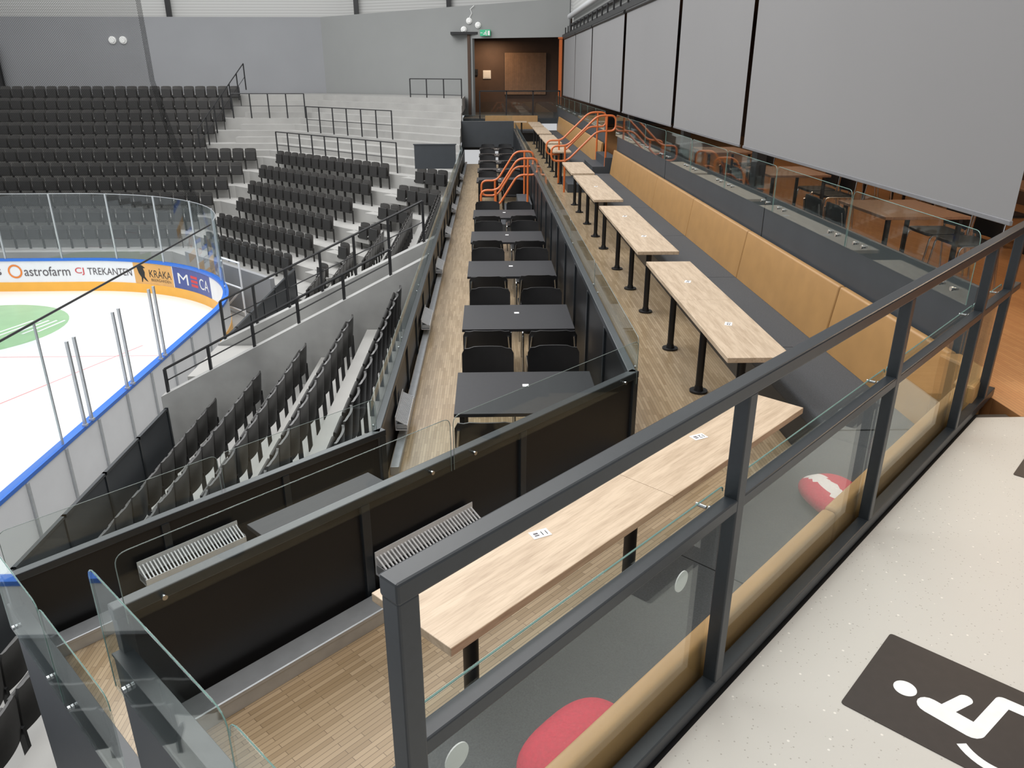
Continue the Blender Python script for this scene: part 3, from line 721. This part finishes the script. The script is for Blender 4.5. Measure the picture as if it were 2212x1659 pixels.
# ---------------------------------------------------------------- arena seats
def arenaseat(z0=.36,z1=.83,w=.45,pt=.72):
    b=backshell(w,z0,z1,-.0,.03,.025)
    pan=rounded([(.06,0,z0-.02),(.045,0,pt-.02),(.085,0,pt),(.12,0,z0)],.02,3)
    s=G().prof([(a,c) for a,_,c in pan],-.20,.20)
    ks=[]
    for sx in(-w/2-.005,w/2+.005): ks.append(G().prof([(-.02,0),(-.02,.42),(.12,.44),(.12,.38),(.03,.34),(.03,0)],sx-.01,sx+.01))
    return b,s,ks
b_,s_,ks_=arenaseat()
ga=G(); ga.add(b_.v,b_.f); nb=len(ga.f); ga.add(s_.v,s_.f)
for k in ks_: ga.add(k.v,k.f)
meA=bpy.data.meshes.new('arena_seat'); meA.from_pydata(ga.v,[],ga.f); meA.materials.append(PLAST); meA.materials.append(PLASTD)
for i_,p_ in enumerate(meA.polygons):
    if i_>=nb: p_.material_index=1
seats_parts=[]
for j in range(5):
    x=-4.66+.8*j; y=11.85
    ymin={0:3.2,1:3.6,2:4.4,3:4.9,4:5.2}[j]
    while y>ymin: seats_parts.append((x,y,-4.2+TZ+.48*j,R(90))); y-=.48
b_,s_,ks_=arenaseat(.34,.80,.45,.68)
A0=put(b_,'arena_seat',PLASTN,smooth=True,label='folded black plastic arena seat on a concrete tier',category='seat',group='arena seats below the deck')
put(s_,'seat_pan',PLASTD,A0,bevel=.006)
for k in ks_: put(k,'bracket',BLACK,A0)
for n_,(x,y,z,rz) in enumerate(seats_parts):
    if n_==0: A0.location=(x,y,z); A0.rotation_euler=(0,0,rz)
    else: dup(A0,(x,y,z),rz)
far=[]
for i in range(6):
    s=17.2+1.23*i; x0=[-9.9,-9.6,-9.3,-9.0,-8.65,-8.3][i]; x1=-5.94+.53*i; d=.5*Q; x=x1-.2
    while x>x0: far.append((x,s-x,zf(i),R(135))); x-=d
    x=x1+1.15; lim=X3(i)+.45 if i<5 else -1.1
    while x<lim: far.append((x,s-x,zf(i),R(135))); x+=d
for i in range(5):
    x=X3(i)+.57; y=21.2+.43*i
    ym=19.2-.3*i if i<4 else 15.2
    if i==3: ym=16.5
    while y>ym: far.append((x,y,zf(i),R(90))); y-=.5
endrows=[]
for i in range(11):
    Y=28.3+.87*i; xr=(-11.1+.36*i-.3) if i<6 else -11.85+.15*(i-6)
    x=xr
    while x>-.62*Y-1:
        endrows.append((x,Y,zf(i),R(180))); x-=.5
far_all=far+endrows
far_all.sort(key=lambda t:t[1]+abs(t[0])*.2)
budget=300-len(seats_parts)
lab='folded black plastic arena seat on a concrete terrace'
for t in far_all[:budget]:
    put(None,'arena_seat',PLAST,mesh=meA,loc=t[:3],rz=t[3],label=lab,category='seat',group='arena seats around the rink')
g=G(); mi=[]
for t in far_all[budget:]:
    c,s=math.cos(t[3]),math.sin(t[3])
    g.add([(t[0]+x*c-y*s,t[1]+x*s+y*c,t[2]+z) for x,y,z in ga.v],ga.f)
    mi+=[0]*nb+[1]*(len(ga.f)-nb)
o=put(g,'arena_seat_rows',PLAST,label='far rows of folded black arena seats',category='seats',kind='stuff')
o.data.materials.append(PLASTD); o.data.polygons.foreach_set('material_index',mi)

# ---------------------------------------------------------------- far walls
def wallseg(p,q,z0,z1,name,mat,th=.15,label='grey painted arena wall',z1b=None):
    dx,dy=q[0]-p[0],q[1]-p[1]; L=math.hypot(dx,dy); nx,ny=-dy/L*th,dx/L*th
    z1b=z1 if z1b is None else z1b
    v=[(p[0],p[1],z0),(q[0],q[1],z0),(q[0]+nx,q[1]+ny,z0),(p[0]+nx,p[1]+ny,z0),(p[0],p[1],z1),(q[0],q[1],z1b),(q[0]+nx,q[1]+ny,z1b),(p[0]+nx,p[1]+ny,z1)]
    return struct(G().add(v,[(3,2,1,0),(4,5,6,7),(0,1,5,4),(1,2,6,5),(2,3,7,6),(3,0,4,7)]),name,mat,label=label)
wallseg((-32,40.2),(-7.8,40.2),.3,4.15,'wall_back',WALLG)
wallseg((-7.8,40.2),(-.6,35.2),.0,4.15,'wall_back',WALLG2,z1b=4.3)
wallseg((-.6,35.2),(3.3,33.6),3.05,4.3,'wall_back',WALLG2,z1b=4.45)
wallseg((-32,41.5),(-7,41.5),3.5,9,'wall_back',UPW,label='light ribbed upper wall')
wallseg((-7,41.5),(5,35.8),3.5,9,'wall_back',UPW,label='light ribbed upper wall')
for x,y in((-15.2,41.3),(-6.2,40.9),(-1.7,38.8),(-24.2,41.3)):
    struct(G().box((x,y,6.3),(.2,.2,5)),'trim_4',BLACK,label='dark upper wall post')
struct(G().box((1.5,38.6,1.6),(6,.12,3.3)),'wall_corridor',BROWN,label='dark brown corridor wall')
struct(G().box((-.75,36.9,1.6),(.12,3.4,3.3)),'wall_corridor',BROWN)
struct(G().box((1.5,36.9,3.25),(6,3.6,.1)),'ceiling',BLACK)
SP=emp('slat_panel',(.82,38.5,.78),0,'wooden slatted wall panel in the corridor','panel')
g=G()
for i in range(32): g.box((.06*i+.03,-.03,.9),(.042,.05,1.8))
put(g,'slats',SLATW,SP); put(G().box((.96,0,.9),(1.95,.02,1.8)),'backing',BLACK,SP)
put(G().box((0,0,0),(.36,.03,.36)).box((0,-.02,0),(.28,.01,.28)),'notice_frame',SIGNW,loc=(-.0,38.52,1.65),label='small framed notice on the brown wall',category='sign')
put(G().box((0,0,0),(.16,.05,.26)).box((0,-.03,.05),(.1,.02,.08)),'wall_switch_box',BLACK,loc=(-.5,38.5,1.75),label='small black box on the brown wall',category='box')
put(G().box((0,0,1.5),(.12,.12,3.0)).box((0,0,3.0),(.2,.2,.06)),'door_post',ORANGE,loc=(2.95,33.4,0),label='orange painted post beside the corridor opening',category='post')
E=emp('exit_sign',(-.05,34.85,3.25),R(-23),'green emergency exit sign with running figure under the wall lamps','sign')
put(G().box((0,0,0),(.46,.06,.24)),'sign_box',EXITG,E,bevel=.01)
g=G().box((.02,-.035,.0),(.1,.006,.04)).box((.06,-.035,-.05),(.035,.006,.1)).box((-.03,-.035,-.05),(.1,.006,.03)).cyl((.05,-.035,.06),.025,.006,12,'y').box((-.16,-.035,0),(.1,.006,.02)).box((.17,-.035,-.01),(.09,.006,.17))
put(g,'running_figure',SIGNW,E)
for (x,y,z) in((-.95,35.38,3.40),(-.35,35.06,3.55),(-.72,35.24,3.72)):
    put(G().cyl((0,0,0),.12,.08,20,'y').cyl((0,-.07,0),.075,.08,20,'y',.10),'emergency_lamp',LAMPW,loc=(x,y,z),smooth=True,label='round white emergency lamp on the grey wall',category='lamp',group='emergency lamps')
put(G().tube([(-.72,35.22,3.8),(-.6,35.16,4.0),(-.66,35.18,4.15),(-.5,35.1,4.28)],.012,6),'lamp_cable',LAMPW,label='thin white cable above the emergency lamps',category='cable')
for x in(-17.6,-17.1):
    put(G().cyl((0,0,0),.17,.08,20,'y').cyl((0,-.07,0),.12,.08,20,'y',.14),'emergency_lamp',LAMPW,loc=(x,40.16,3.15),smooth=True,label='round white emergency lamp on the grey wall',category='lamp',group='emergency lamps')
g=G(); v=[];f=[]
for i in range(40):
    x=-26+3.1*i/39; v+=[(x,40.0+.06*math.sin(i*1.9),.8),(x,40.0+.06*math.sin(i*1.9),2.95)]
for i in range(39): f.append((2*i,2*i+2,2*i+3,2*i+1))
put(g.add(v,f),'stage_curtain',BLACK,smooth=True,label='black pleated curtain covering a doorway',category='curtain')
P=emp('glass_balustrade',(-.3,32.6,0),0,'black framed glass railing behind the end bench','railing')
put(G().box((1.6,0,1.05),(3.2,.05,.05)),'top_rail',BLACK,P)
for i in range(4): put(G().box((i*1.06,0,.53),(.05,.05,1.05)),'post',BLACK,P)
for i in range(3): put(G().box((i*1.06+.53,0,.35),(.98,.012,.6)),'glass_panel',GLASS,P)

# ---------------------------------------------------------------- lights
w=bpy.data.worlds.new('world'); scene.world=w; w.use_nodes=True
w.node_tree.nodes['Background'].inputs[0].default_value=(.97,.98,1,1); w.node_tree.nodes['Background'].inputs[1].default_value=.56
def area(loc,sx,sy,e,c=(1,1,1),rot=(0,0,0)):
    l=bpy.data.lights.new('area','AREA'); l.shape='RECTANGLE'; l.size=sx; l.size_y=sy; l.energy=e; l.color=c
    o=bpy.data.objects.new('area_light',l); COL.objects.link(o); o.location=loc; o.rotation_euler=rot
area((-14,14,11),12,20,2500); area((-5,22,10),6,10,1450); area((-5,8,8),3,8,550); area((0,8,8),4,10,450,(1,.98,.95)); area((1.5,-1,6),5,4,200,(1,.95,.90)); area((-14,31,9),16,6,1200)
for y in(7,11,15,20): area((5.6,y,3.1),.8,.8,38,(1,.72,.5))
area((4.5,4.6,3.0),1.2,1.2,45,(1,.75,.5))
area((.2,37.4,3.1),.4,.4,60,(1,.7,.45))
scene.view_settings.view_transform='Standard'
scene.view_settings.look='None'
